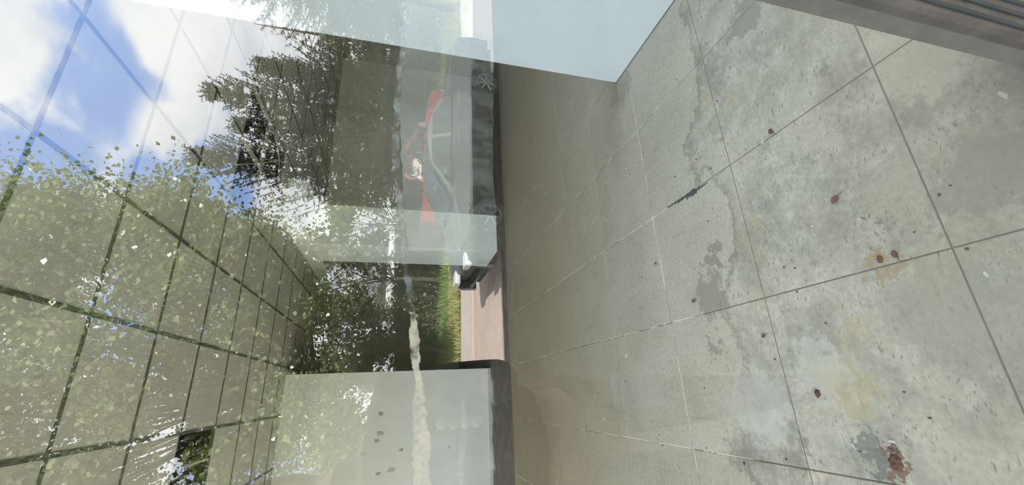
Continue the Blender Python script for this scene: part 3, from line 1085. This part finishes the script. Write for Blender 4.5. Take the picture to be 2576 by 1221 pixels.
# ------------------------------------------------------------------ outside: vehicles
def body_loft(b, prof_lo, prof_hi, y_half_lo, y_half_hi, mi=0):
    """closed shell between a lower outline (x,z) at half width y_half_lo and an upper outline at y_half_hi (same count)"""
    n = len(prof_lo)
    base = len(b.v)
    for s in (1, -1):
        for (x, z) in prof_lo:
            b.v.append((x, s * y_half_lo, z))
        for (x, z) in prof_hi:
            b.v.append((x, s * y_half_hi, z))
    for k in range(n - 1):
        b.f += [(base + k, base + k + 1, base + n + k + 1, base + n + k), (base + 2 * n + k, base + 3 * n + k, base + 3 * n + k + 1, base + 2 * n + k + 1),
                (base + n + k, base + n + k + 1, base + 3 * n + k + 1, base + 3 * n + k)]
        b.m += [mi] * 3
    b.f += [(base, base + n, base + 3 * n, base + 2 * n), (base + n - 1, base + 3 * n - 1, base + 4 * n - 1, base + 2 * n - 1)]
    b.m += [mi, mi]


def wheel(parent, x, y, r, side, w=.2):
    b = MB()
    b.lathe([(r * .66, -w / 2), (r * .93, -w / 2), (r, -w / 3), (r, w / 3), (r * .93, w / 2), (r * .66, w / 2), (r * .66, -w / 2)], (x, y, r), 26)
    t = b.build('wheel', M['rubber'], parent, True)
    c = MB()
    yo = y + side * w * .42
    c.lathe([(r * .66, -.012), (r * .66, .012), (r * .58, .012), (r * .58, -.012)], (x, yo, r), 26)
    c.lathe([(.001, .03), (r * .16, .025), (r * .18, 0)], (x, yo, r), 14)
    for k in range(7):
        a = 2 * PI * k / 7
        c.tube([(x + r * .12 * math.cos(a), yo + side * .012, r + r * .12 * math.sin(a)), (x + r * .60 * math.cos(a), yo, r + r * .60 * math.sin(a))], [.020, .016], 5)
    c.build('rim', M['rim'], t)
    d = MB()
    d.lathe([(.001, 0), (r * .64, 0)], (x, y + side * w * .1, r), 20)
    d.build('brake_disc', M['under'], t)
    return t


# grey sedan parked parallel to the window; nose towards smaller x
CX0, CX1 = 1.86, 6.46
car = empty('car', ((CX0 + CX1) / 2, MIR - 6.0 - .86, GZ))
tag(car, 'grey sedan parked nearest to the window, seen only mirrored', 'car')
b = MB()
lo = [(-2.28, .34), (-2.29, .50), (-2.20, .66), (-1.9, .74), (-1.2, .86), (-.95, .90), (0, .92), (1.2, .93), (2.0, .92), (2.24, .84), (2.30, .55), (2.27, .34)]
hi = [(-2.10, .34), (-2.14, .52), (-2.08, .67), (-1.8, .77), (-1.2, .89), (-.95, .92), (0, .94), (1.2, .95), (1.95, .95), (2.14, .86), (2.18, .55), (2.14, .34)]
# body with wheel arches: side plates cut as polygons
arch = lambda cx, r: [(cx - r * math.cos(a), .30 + r * math.sin(a)) for a in [PI * k / 10 for k in range(11)]]
side = [(-2.28, .26)] + arch(-1.42, .35) + arch(1.30, .35) + [(2.28, .26)] + list(reversed(lo[1:-1]))
b.prism(side, -.86, -.70)
b.prism(side, .70, .86)
body_loft(b, lo, hi, .80, .78)
body = soft(b.build('body', M['silver'], car), 30)
b = MB()
b.box(-2.15, 2.2, -.72, .72, .18, .40)
b.build('underbody', M['under'], car)
b = MB()
cl = [(-1.15, .88), (-.98, .91), (-.2, .92), (.5, .93), (1.22, .93), (1.32, .90)]
ch_ = [(-.42, 1.25), (-.30, 1.285), (.05, 1.33), (.35, 1.325), (.66, 1.27), (.72, 1.235)]
body_loft(b, cl, ch_, .80, .58)
cab = soft(b.build('cabin', M['silver'], car), 30)


def side_win(parent, y0, y1, pts_lo, pts_hi, name='side_window'):
    for s in (1, -1):
        b = MB()
        b.face([(pts_lo[0][0], s * y0, pts_lo[0][1]), (pts_lo[1][0], s * y0, pts_lo[1][1]), (pts_hi[1][0], s * y1, pts_hi[1][1]), (pts_hi[0][0], s * y1, pts_hi[0][1])])
        b.build(name, M['carglass'], parent)


def lerp2(a, b, t):
    return (a[0] + (b[0] - a[0]) * t, a[1] + (b[1] - a[1]) * t)


for (xa, xb, xc, xd) in ((-.88, .06, -.36, .08), (.14, 1.02, .16, .58)):
    side_win(cab, .795, .625, [(xa, .955), (xb, .96)], [(xc, 1.255), (xd, 1.265 if xd < 1.2 else 1.22)])
b = MB()
b.face([(-1.12, -.70, .915), (-1.12, .70, .915), (-.46, .52, 1.26), (-.46, -.52, 1.26)])
for v in range(len(b.v)):
    x, y, z = b.v[v]
    b.v[v] = (x - .02, y, z + .012)
b.build('windscreen', M['carglass'], cab)
for s in (1, -1):
    b = MB()
    b.box(-.80, -.62, s * .86 - .09, s * .86 + .09, .95, 1.07, .03)
    b.build('wing_mirror', M['silver'], car)
    b = MB()
    b.box(-2.27, -2.0, s * .60 - .17, s * .60 + .17, .60, .70, .03)
    b.build('headlamp', M['lamp_w'], car)
    b = MB()
    b.box(2.10, 2.30, s * .66 - .13, s * .66 + .13, .62, .86, .03)
    b.build('tail_lamp', M['lamp_o'], car)
    for hx in (-.05, .85):
        b = MB()
        b.box(hx - .09, hx + .09, s * .865 - .015, s * .865 + .015, .80, .83, .008)
        b.build('door_handle', M['chrome'], car)
    b = MB()
    b.tube([(-.95, s * .80, .93), (0, s * .805, .945), (1.9, s * .80, .945)], .012, 6)
    b.build('window_trim', M['under'], car)
for x in (-1.42, 1.30):
    for s in (1, -1):
        wheel(car, x, s * .74, .30, s)

# red pickup truck further out, nose towards larger x
truck = empty('pickup_truck', (7.65, MIR - 12.0 - .88, GZ))
tag(truck, 'red pickup truck parked on the grass behind the grey sedan', 'truck')
b = MB()
tl = [(-2.55, .45), (-2.56, 1.08), (-.75, 1.08), (0, 1.09), (1.0, 1.09), (1.25, 1.08), (2.3, .98), (2.50, .90), (2.52, .45)]
th_ = [(-2.50, .45), (-2.51, 1.10), (-.75, 1.10), (0, 1.11), (1.0, 1.11), (1.22, 1.10), (2.25, 1.01), (2.42, .92), (2.44, .45)]
tside = [(-2.55, .42)] + [(x, z + .10) for x, z in arch(-1.55, .42)] + [(x, z + .10) for x, z in arch(1.62, .42)] + [(2.52, .42)] + list(reversed(tl[1:-1]))
b.prism(tside, -.88, -.72)
b.prism(tside, .72, .88)
body_loft(b, tl, th_, .82, .80)
tbody = soft(b.build('body', M['red'], truck), 30)
b = MB()
b.box(-2.4, 2.4, -.74, .74, .28, .5)
b.build('underbody', M['under'], truck)
b = MB()
body_loft(b, [(-1.15, 1.08), (-.9, 1.09), (.2, 1.09), (1.15, 1.09), (1.22, 1.07)], [(-1.02, 1.66), (-.85, 1.70), (.0, 1.72), (.42, 1.69), (.50, 1.64)], .82, .66)
tcab = soft(b.build('cabin', M['red'], truck), 30)
for (xa, xb, xc, xd) in ((-.98, -.10, -.90, -.10), (.0, .95, .0, .42)):
    side_win(tcab, .825, .685, [(xa, 1.14), (xb, 1.14)], [(xc, 1.60), (xd, 1.60)])
b = MB()
b.face([(1.21, -.74, 1.12), (1.21, .74, 1.12), (.54, .60, 1.63), (.54, -.60, 1.63)])
b.build('windscreen', M['carglass'], tcab)
b = MB()
b.box(-1.05, -.30, .74, .80, 1.14, 1.46, .01)
b.v = [(x, y + (.02 if z < 1.3 else -.04), z) for x, y, z in b.v]
tag(b.build('cardboard_sheet', M['card'], tcab), 'cream sheet leaning inside the cab window')
for s in (1, -1):
    b = MB()
    b.box(.80, .98, s * .95 - .08, s * .95 + .08, 1.12, 1.32, .02)
    b.build('wing_mirror', M['chrome'], truck)
    b = MB()
    b.box(2.36, 2.53, s * .62 - .14, s * .62 + .14, .70, .86, .02)
    b.build('headlamp', M['lamp_w'], truck)
    for hx in (-.55, .45):
        b = MB()
        b.box(hx - .09, hx + .09, s * .885 - .012, s * .885 + .012, .98, 1.01, .006)
        b.build('door_handle', M['chrome'], truck)
b = MB()
b.box(2.45, 2.62, -.84, .84, .45, .62, .03)
b.build('bumper', M['chrome'], truck)
for x in (-1.55, 1.62):
    for s in (1, -1):
        wheel(truck, x, s * .76, .37, s, .22)
# handwritten white lettering on the door, only its strokes can be made out
lb = MB()
x0 = .55
for (pts) in ([(0, 0), (0, .13), (-.05, .13)], [(0, 0), (.03, -.03), (.06, .02)], [(-.09, 0), (-.09, .07)], [(-.14, 0), (-.14, .07), (-.18, .07), (-.18, 0)], [(-.18, .07), (-.22, .07), (-.22, 0)],
              [(-.30, 0), (-.30, .12)], [(-.27, .08), (-.34, .08)], [(-.38, 0), (-.38, .10)], [(-.38, .05), (-.43, .05), (-.43, 0)], [(-.48, 0), (-.52, .04)]):
    lb.tube([(x0 + x, .884, .94 + z) for x, z in pts], .008, 4)
lb.build('door_lettering', M['white'], truck)['kind'] = 'stuff'


# ------------------------------------------------------------------ the photographer, seen mirrored
def skin_obj(name, verts, edges, radii, m, parent=None, root=0, lev=2):
    me = bpy.data.meshes.new(name)
    me.from_pydata(verts, edges, [])
    o = bpy.data.objects.new(name, me)
    COL.objects.link(o)
    md = o.modifiers.new('skin', 'SKIN')
    md.use_smooth_shade = True
    for i, r in enumerate(radii):
        sv = me.skin_vertices[0].data[i]
        sv.radius = (r, r) if isinstance(r, (int, float)) else r
        sv.use_root = (i == root)
    sb = o.modifiers.new('sub', 'SUBSURF')
    sb.levels = sb.render_levels = lev
    dg = bpy.context.evaluated_depsgraph_get()
    ev = o.evaluated_get(dg)
    nm = bpy.data.meshes.new_from_object(ev)
    bpy.data.objects.remove(o, do_unlink=True)
    nm.name = name
    nm.materials.clear()
    nm.materials.append(m)
    r = bpy.data.objects.new(name, nm)
    COL.objects.link(r)
    if parent is not None:
        r.parent = parent
    return r


PXc, PYc = -0.16, -0.52
person = empty('person', (PXc, PYc, -0.02))
tag(person, 'person in dark top and reddish trousers holding up a phone, mirrored in the window', 'person')
HX, HY = -.09, .0      # the head leans away from the phone
# body: pelvis root, torso, neck, head, legs, arms (local coordinates, facing +y)
bv = [(0, 0, .96), (0, .0, 1.10), (0, .01, 1.25), (0, .0, 1.40), (-.03, .01, 1.47), (-.06, .01, 1.53), (HX, HY, 1.61),
      (-.10, 0, .90), (-.11, .02, .50), (-.12, -.01, .09), (-.13, .10, .04),
      (.10, 0, .90), (.11, .02, .50), (.12, -.01, .09), (.13, .10, .04),
      (-.17, 0, 1.40), (-.23, -.02, 1.12), (-.22, .06, .88), (-.21, .09, .82),
      (.165, 0, 1.40), (.185, .08, 1.14), (.180, .30, 1.20), (.175, .43, 1.265)]
be = [(0, 1), (1, 2), (2, 3), (3, 4), (4, 5), (5, 6), (0, 7), (7, 8), (8, 9), (9, 10), (0, 11), (11, 12), (12, 13), (13, 14),
      (3, 15), (15, 16), (16, 17), (17, 18), (3, 19), (19, 20), (20, 21), (21, 22)]
br_ = [(.16, .11), (.15, .105), (.16, .115), (.145, .10), .06, .052, .06, .085, .058, .042, .035, .085, .058, .042, .035,
       .062, .044, .034, .026, .062, .044, .034, .024]
skin_obj('body', bv, be, br_, M['skin'], person)
# head with face
hbm = bmesh.new()
bmesh.ops.create_uvsphere(hbm, u_segments=24, v_segments=18, radius=1.0)
for v in hbm.verts:
    x, y, z = v.co
    jaw = 1 - .28 * max(0.0, -z) ** 1.5
    v.co = Vector((x * .075 * jaw, y * .095 * (1 - .12 * max(0, -z)), z * .118))
    if y > .75 and -.25 < z < .12 and abs(x) < .22:
        v.co.y += .018
    if y > .6 and .1 < z < .3 and .2 < abs(x) < .6:
        v.co.y -= .008
hm = MB()
hm.add_bm(hbm, 0, Matrix.Translation((HX, HY, 1.635)))
head = hm.build('head', M['skin'], person, True)
for s in (1, -1):
    e = MB()
    e.lathe([(.001, .012), (.008, .008), (.011, 0)], (HX + s * .028, HY + .078, 1.66), 12)
    e.build('eye', M['white'], head, True)
    e = MB()
    e.box(HX + s * .075 - .008, HX + s * .075 + .008, HY - .02, HY + .01, 1.61, 1.67, .006)
    e.build('ear', M['skin'], head)
e = MB()
e.box(HX - .025, HX + .025, HY + .078, HY + .088, 1.565, 1.575, .004)
e.build('mouth', M['trous'], head)
hbm = bmesh.new()
bmesh.ops.create_uvsphere(hbm, u_segments=24, v_segments=18, radius=1.0)
kill = [v for v in hbm.verts if v.co.y > .45 and v.co.z < .42 or v.co.z < -.55]
bmesh.ops.delete(hbm, geom=kill, context='VERTS')
for v in hbm.verts:
    v.co = Vector((v.co.x * .086, v.co.y * .108 - .004, v.co.z * .128 + .004))
hm = MB()
hm.add_bm(hbm, 0, Matrix.Translation((HX, HY, 1.637)))
hr = hm.build('hair', M['hair'], person, True)
sd = hr.modifiers.new('thick', 'SOLIDIFY')
sd.thickness = .012
# clothes over the body
cv = [(0, 0, .98), (0, .0, 1.10), (0, .01, 1.25), (0, .0, 1.40), (-.02, .01, 1.455), (-.17, 0, 1.40), (-.23, -.02, 1.12), (-.22, .06, .88), (.165, 0, 1.40), (.185, .08, 1.14), (.180, .30, 1.20), (.176, .41, 1.255)]
ce = [(0, 1), (1, 2), (2, 3), (3, 4), (3, 5), (5, 6), (6, 7), (3, 8), (8, 9), (9, 10), (10, 11)]
skin_obj('jacket', cv, ce, [(.20, .135), (.19, .13), (.195, .135), (.175, .12), .07, .082, .062, .05, .085, .064, .048, .040], M['coat'], person)
cv = [(0, 0, .98), (-.10, 0, .88), (-.11, .02, .50), (-.12, -.01, .10), (.10, 0, .88), (.11, .02, .50), (.12, -.01, .10)]
skin_obj('trousers', cv, [(0, 1), (1, 2), (2, 3), (0, 4), (4, 5), (5, 6)], [(.17, .125), .10, .075, .062, .10, .075, .062], M['trous'], person)
e = MB()
e.box(.10, .19, .09, .125, .66, .82, .02)
tag(e.build('cloth_pouch', M['bluecloth'], person), 'pale blue cloth tucked at the hip')
for s in (1, -1):
    e = MB()
    e.box(s * .125 - .048, s * .125 + .048, -.07, .20, 0.0, .09, .03)
    soft(e.build('shoe', M['shoe'], person), 60)
# hands closing on the phone (phone centred below and behind the lens)
pc = Vector((0.0 - PXc, -0.022 - PYc, 1.335 + .02))


def hand(wrist, palm, tips, thumb, name='hand'):
    verts, edges, rad = [wrist, palm], [(0, 1)], [.026, (.036, .020)]
    for (k, m_, t_) in tips:
        i = len(verts)
        verts += [k, m_, t_]
        edges += [(1, i), (i, i + 1), (i + 1, i + 2)]
        rad += [.0105, .0095, .008]
    i = len(verts)
    verts += list(thumb)
    edges += [(1, i), (i, i + 1)]
    rad += [.0125, .0095]
    o = skin_obj(name, verts, edges, rad, M['skin'], person, 0, 1)
    return o


def P3(dx, dy, dz):
    return tuple(pc + Vector((dx, dy, dz)))


hand((.175, .43, 1.265), P3(-.006, -.042, -.060),
     [(P3(-.044, -.022, -.024 - k * .019), P3(-.046, .001, -.020 - k * .019), P3(-.034 - .002 * k, .0095, -.018 - k * .019)) for k in range(4)],
     (P3(.026, -.030, -.035), P3(.034, -.012, -.008)))
hand((-.21, .09, .82), (-.21, .105, .765),
     [(tuple((-.235 + k * .017, .115, .715)), tuple((-.235 + k * .017, .125, .69 - .004 * (k % 3))), tuple((-.232 + k * .016, .120, .668 - .004 * (k % 3)))) for k in range(4)],
     ((-.178, .13, .745), (-.170, .14, .715)))
ph = empty('phone', (0.0, -0.022, 1.335))
tag(ph, 'black phone held upright in one hand, mirrored in the window', 'phone')
e = MB()
e.box(-.037, .037, -.0045, .0045, -.085, .075, .004)
soft(e.build('phone_body', M['phone'], ph), 50)
e = MB()
e.box(-.030, -.004, .0045, .0065, .030, .068, .0015)
e.build('camera_bump', M['pane'], ph)
e = MB()
e.box(-.034, .034, -.0052, -.0044, -.080, .070, 0)
e.build('screen', M['pane'], ph)


# ------------------------------------------------------------------ marks on the glass
def ribbon(name, path, m, label, cat, jag=.25, seed=1, off=-.0052, sub=7, th=.0006):
    """path: (px, py, half width px); unrolled on the outer face of the pane"""
    rr = random.Random(seed)
    L, R = [], []
    for i in range(len(path) - 1):
        (x0, y0, h0), (x1, y1, h1) = path[i], path[i + 1]
        for k in range(sub):
            u = k / sub
            x, y, h = x0 + (x1 - x0) * u, y0 + (y1 - y0) * u, h0 + (h1 - h0) * u
            L.append((x - h * (1 + rr.uniform(-jag, jag)), y))
            R.append((x + h * (1 + rr.uniform(-jag, jag)), y))
    b = MB()
    q = lambda p, o_: (lambda v: (v.x, GY + off + o_, v.z))(at(p[0], p[1], GY))
    n_ = len(L)
    for o_ in (0.0, th):
        for p in L:
            b.v.append(q(p, o_))
        for p in R:
            b.v.append(q(p, o_))
    for i in range(n_ - 1):
        b.f += [(i, i + 1, n_ + i + 1, n_ + i), (2 * n_ + i, 3 * n_ + i, 3 * n_ + i + 1, 2 * n_ + i + 1), (i, 2 * n_ + i, 2 * n_ + i + 1, i + 1), (n_ + i, n_ + i + 1, 3 * n_ + i + 1, 3 * n_ + i)]
        b.m += [0] * 4
    return tag(b.build(name, m), label, cat)


ribbon('tape_residue', [(1038, 790, 6), (1042, 850, 12), (1044, 900, 11), (1046, 928, 8), (1054, 965, 7), (1054, 1000, 14), (1054, 1050, 17), (1060, 1120, 22), (1058, 1170, 20), (1064, 1228, 22)],
       M['tape'], 'wide cream strip of torn tape residue on the glass', 'residue', .22, 3)
ribbon('tape_residue', [(1013, -6, 5), (1012, 60, 4), (1014, 120, 5), (1004, 190, 7), (1000, 260, 7), (995, 320, 8), (993, 400, 8), (1000, 470, 7), (1008, 540, 6), (1012, 600, 6), (1020, 680, 6), (1032, 740, 9), (1036, 800, 7)],
       M['tape_b'], 'thin pale line of old tape residue running on from the cream strip', 'residue', .5, 5)
ribbon('tape_residue', [(1090, 470, 3), (1108, 520, 5), (1120, 540, 7), (1124, 580, 7), (1134, 620, 8), (1145, 662, 6)],
       M['tape_b'], 'short bluish curved tape mark on the glass in front of the column', 'residue', .35, 8)
ribbon('tape_residue', [(1160, 990, 3), (1164, 1040, 5), (1164, 1090, 7), (1158, 1150, 8), (1156, 1228, 8)],
       M['tape_b'], 'narrow bluish tape mark beside the wide cream strip', 'residue', .35, 9)
ribbon('tape_residue', [(1232, 930, 4), (1234, 1000, 4), (1235, 1100, 4), (1237, 1228, 4)],
       M['tape_b'], 'thin whitish tape line at the foot of the light grey wall', 'residue', .6, 11)
ribbon('smeared_film', [(1207, 96, 26), (1209, 130, 29), (1209, 300, 28), (1209, 450, 28), (1214, 560, 33), (1212, 640, 36)],
       M['smear'], 'mottled grey smear on the glass below the cloudy strip', 'film', .06, 17, sub=10)
ribbon('cloudy_film', [(1096, -6, 84), (1096, 120, 84), (1094, 300, 90), (1096, 500, 84), (1098, 600, 76), (1090, 640, 60)],
       M['film'], 'cloudy strip of film residue across the glass below eye height', 'film', .05, 13, sub=10)
rr = random.Random(5)
for k, (px, py, s) in enumerate(((960, 1040, 6), (955, 1090, 7), (948, 1108, 6), (985, 1180, 9), (952, 1190, 5), (1008, 1130, 5), (915, 1140, 4), (1128, 1125, 4))):
    b = MB()
    c = at(px, py, GY)
    rad = s / 1029 * .28
    pts = [(c.x + rad * rr.uniform(.6, 1.2) * math.cos(2 * PI * j / 9), c.z + rad * rr.uniform(.8, 1.8) * math.sin(2 * PI * j / 9)) for j in range(9)]
    b.prism(pts, GY - .0052, GY - .0046)
    tag(b.build('dirt_spot', M['spots']), 'small brownish dirt spot on the glass next to the cream strip', 'dirt', 'dirt spots beside the cream tape residue')

# ------------------------------------------------------------------ litter on the floor
rl = random.Random(11)


def dead_leaf(px, py, s, rot, label):
    c = on_floor(px, py)
    b = MB()
    N = 9
    L, Rr, Mi = [], [], []
    for k in range(N + 1):
        u = k / N
        wd = s * .32 * math.sin(PI * u) ** .8 + s * .01
        z = .004 + s * .25 * abs(u - .5) ** 1.5
        L.append((-s / 2 + s * u, -wd, z + wd * .7))
        Mi.append((-s / 2 + s * u, 0, z))
        Rr.append((-s / 2 + s * u, wd, z + wd * .5))
    for A, B in ((L, Mi), (Mi, Rr)):
        for k in range(N):
            b.face([A[k], A[k + 1], B[k + 1], B[k]])
    root = empty('dead_leaf', (c.x, c.y, 0.0), rot)
    tag(root, label, 'leaf')
    bl = b.build('blade', M['dead'], root)
    t = MB()
    t.tube([(-s / 2 - s * .4, s * .05, .004), (-s / 2 + .002, 0, .01)], .0012, 5)
    t.build('stalk', M['twig'], root)
    bl.modifiers.new('t', 'SOLIDIFY').thickness = .0006
    return root


dead_leaf(1943, 331, .030, .6, 'curled brown leaf beside the joint under the blue partition')
dead_leaf(2105, 502, .034, 2.2, 'dark red rolled leaf in the middle of the bare floor')
dead_leaf(1748, 757, .030, 1.7, 'small red-brown leaf close to the peeled sealer edge')
dead_leaf(1652, 663, .024, 1.0, 'small red-brown leaf lying on a white joint')
dead_leaf(2256, 640, .028, .3, 'broken brown leaf by the rust stain on the long joint')
dead_leaf(1924, 845, .022, 1.9, 'tiny orange-brown leaf beneath the long joint')


def twig(pts, r, label, m='twig', name='twig'):
    b = MB()
    b.tube([(*(on_floor(x, y).xy), r + .0005 + h) for (x, y, h) in pts], [r] * (len(pts) - 1) + [r * .5], 6)
    return tag(soft(b.build(name, M[m])), label, 'twig' if m == 'twig' else 'scrap')


twig([(2167, 547, 0), (2174, 550, .001), (2182, 553, 0)], .0018, 'short dark twig on the bare floor below the rolled leaf')
twig([(2236, 1127, 0), (2250, 1133, .004), (2262, 1140, 0), (2258, 1120, .008)], .0022, 'bent black twig by the rusty clump')
twig([(2198, 562, 0), (2215, 561, 0), (2223, 560, 0)], .0008, 'hair-thin twig lying flat on the bare floor')


def flake(px, py, s, asp, rot, label, m='flake', name='paint_flake', cat='flake', group=None, h=.0016, lift=0.0):
    c = on_floor(px, py)
    n_ = 8
    if m == 'flake':
        s, h, lift = s * .62, h * .7, lift * .7
    ring = [(s * asp * rl.uniform(.65, 1.1) * math.cos(2 * PI * k / n_), s * rl.uniform(.65, 1.1) * math.sin(2 * PI * k / n_)) for k in range(n_)]
    b = MB()
    for (x, y) in ring:
        b.v.append((x, y, .0002))
    for (x, y) in ring:
        b.v.append((x * .9, y * .9, h + lift * max(0, x / (s * asp))))
    b.f = [tuple(range(n_ - 1, -1, -1)), tuple(range(n_, 2 * n_))] + [(k, (k + 1) % n_, n_ + (k + 1) % n_, n_ + k) for k in range(n_)]
    b.m = [0] * len(b.f)
    o = b.build(name, M[m])
    o.location = (c.x, c.y, 0)
    o.rotation_euler = (0, 0, rot)
    return tag(o, label, cat, group)


flake(1919, 357, .006, 3.0, 2.3, 'curled white flake on the joint beside the brown leaf', h=.004, lift=.006)
flake(2044, 570, .006, 1.6, 1.0, 'white chip on a dark patch of the bare floor', h=.003)
flake(1847, 893, .006, 3.4, 1.2, 'long white sliver at the peeled edge of the sealer', h=.003, lift=.003)
flake(2110, 1001, .006, 3.4, .2, 'pale oblong scrap by the ochre stain', h=.003)
flake(2245, 1112, .007, 2.6, 1.4, 'torn white scrap beside the bent black twig', h=.004, lift=.008)
flake(2528, 240, .012, 2.0, .3, 'crumpled white scrap by the window mullion', h=.006, lift=.006)
flake(2480, 690, .006, 3.0, .2, 'thin white splinter near the window on bare floor', h=.002)
flake(1575, 893, .018, 1.8, 2.4, 'bluish white paper shred on the sealed floor', h=.003, lift=.004)
flake(1871, 842, .005, 2.6, 1.7, 'small white crumb above the long white sliver', h=.003)


def clump(px, py, s, m, label, name, cat):
    c = on_floor(px, py)
    bm = bmesh.new()
    bmesh.ops.create_icosphere(bm, subdivisions=3, radius=1.0)
    for v in bm.verts:
        k = 1 + .28 * math.sin(7 * v.co.x + 3 * v.co.y) * math.sin(6 * v.co.y - 2 * v.co.z) + rl.uniform(-.13, .13)
        v.co = Vector((v.co.x * s * k, v.co.y * s * .8 * k, max(-.1, v.co.z * .55) * s * k))
    b = MB()
    b.add_bm(bm)
    o = b.build(name, M[m])
    o.location = (c.x, c.y, s * .05)
    return tag(o, label, cat)


clump(2256, 1166, .020, 'rust', 'reddish brown crumbly clump near the bottom of the floor', 'rusty_clump', 'clump')
clump(2057, 990, .012, 'rust', 'dark shrivelled scrap on the pale patch of floor', 'shrivelled_scrap', 'scrap')
clump(2214, 652, .010, 'rust', 'small rusty bolt head sunk in the stain on the long joint', 'bolt_head', 'bolt')
for k in range(46):
    px, py = rl.uniform(1300, 2540), rl.uniform(180, 1200)
    if px < 1700 and py < 240:
        py += 200
    flake(px, py, rl.uniform(.0022, .0048), rl.uniform(1.0, 2.2), rl.uniform(0, 3), 'tiny dark crumb of grit on the concrete floor', 'grit', 'grit_crumb', 'grit', 'crumbs of grit strewn on the floor', h=rl.uniform(.0015, .003))

# chipped joint with dark filler torn open
b = MB()
cj = []
for k in range(40):
    u = k / 39
    x = 1680 + 100 * u
    y = 522 - 62 * u
    hh = 1.2 + 2.6 * math.sin(PI * min(1, u * 1.1)) + (6.5 if .48 < u < .72 else 0) + rl.uniform(-1.0, 2.2)
    cj.append((x, y, max(.8, hh)))
A_, B_ = [], []
for (x, y, h) in cj:
    A_.append(on_floor(x, y - h * rl.uniform(.15, .7)))
    B_.append(on_floor(x, y + h * rl.uniform(.5, 1.2)))
for k in range(len(cj) - 1):
    q = [A_[k], A_[k + 1], B_[k + 1], B_[k]]
    b.face([(v.x, v.y, .0022) for v in q])
    b.face([(v.x, v.y, .0002) for v in reversed(q)])
    b.face([(A_[k].x, A_[k].y, .0002), (A_[k + 1].x, A_[k + 1].y, .0002), (A_[k + 1].x, A_[k + 1].y, .0022), (A_[k].x, A_[k].y, .0022)])
    b.face([(B_[k].x, B_[k].y, .0022), (B_[k + 1].x, B_[k + 1].y, .0022), (B_[k + 1].x, B_[k + 1].y, .0002), (B_[k].x, B_[k].y, .0002)])
tag(b.build('torn_joint_filler', M['gasket']), 'dark torn strip of joint filler where the tiles are chipped', 'filler')
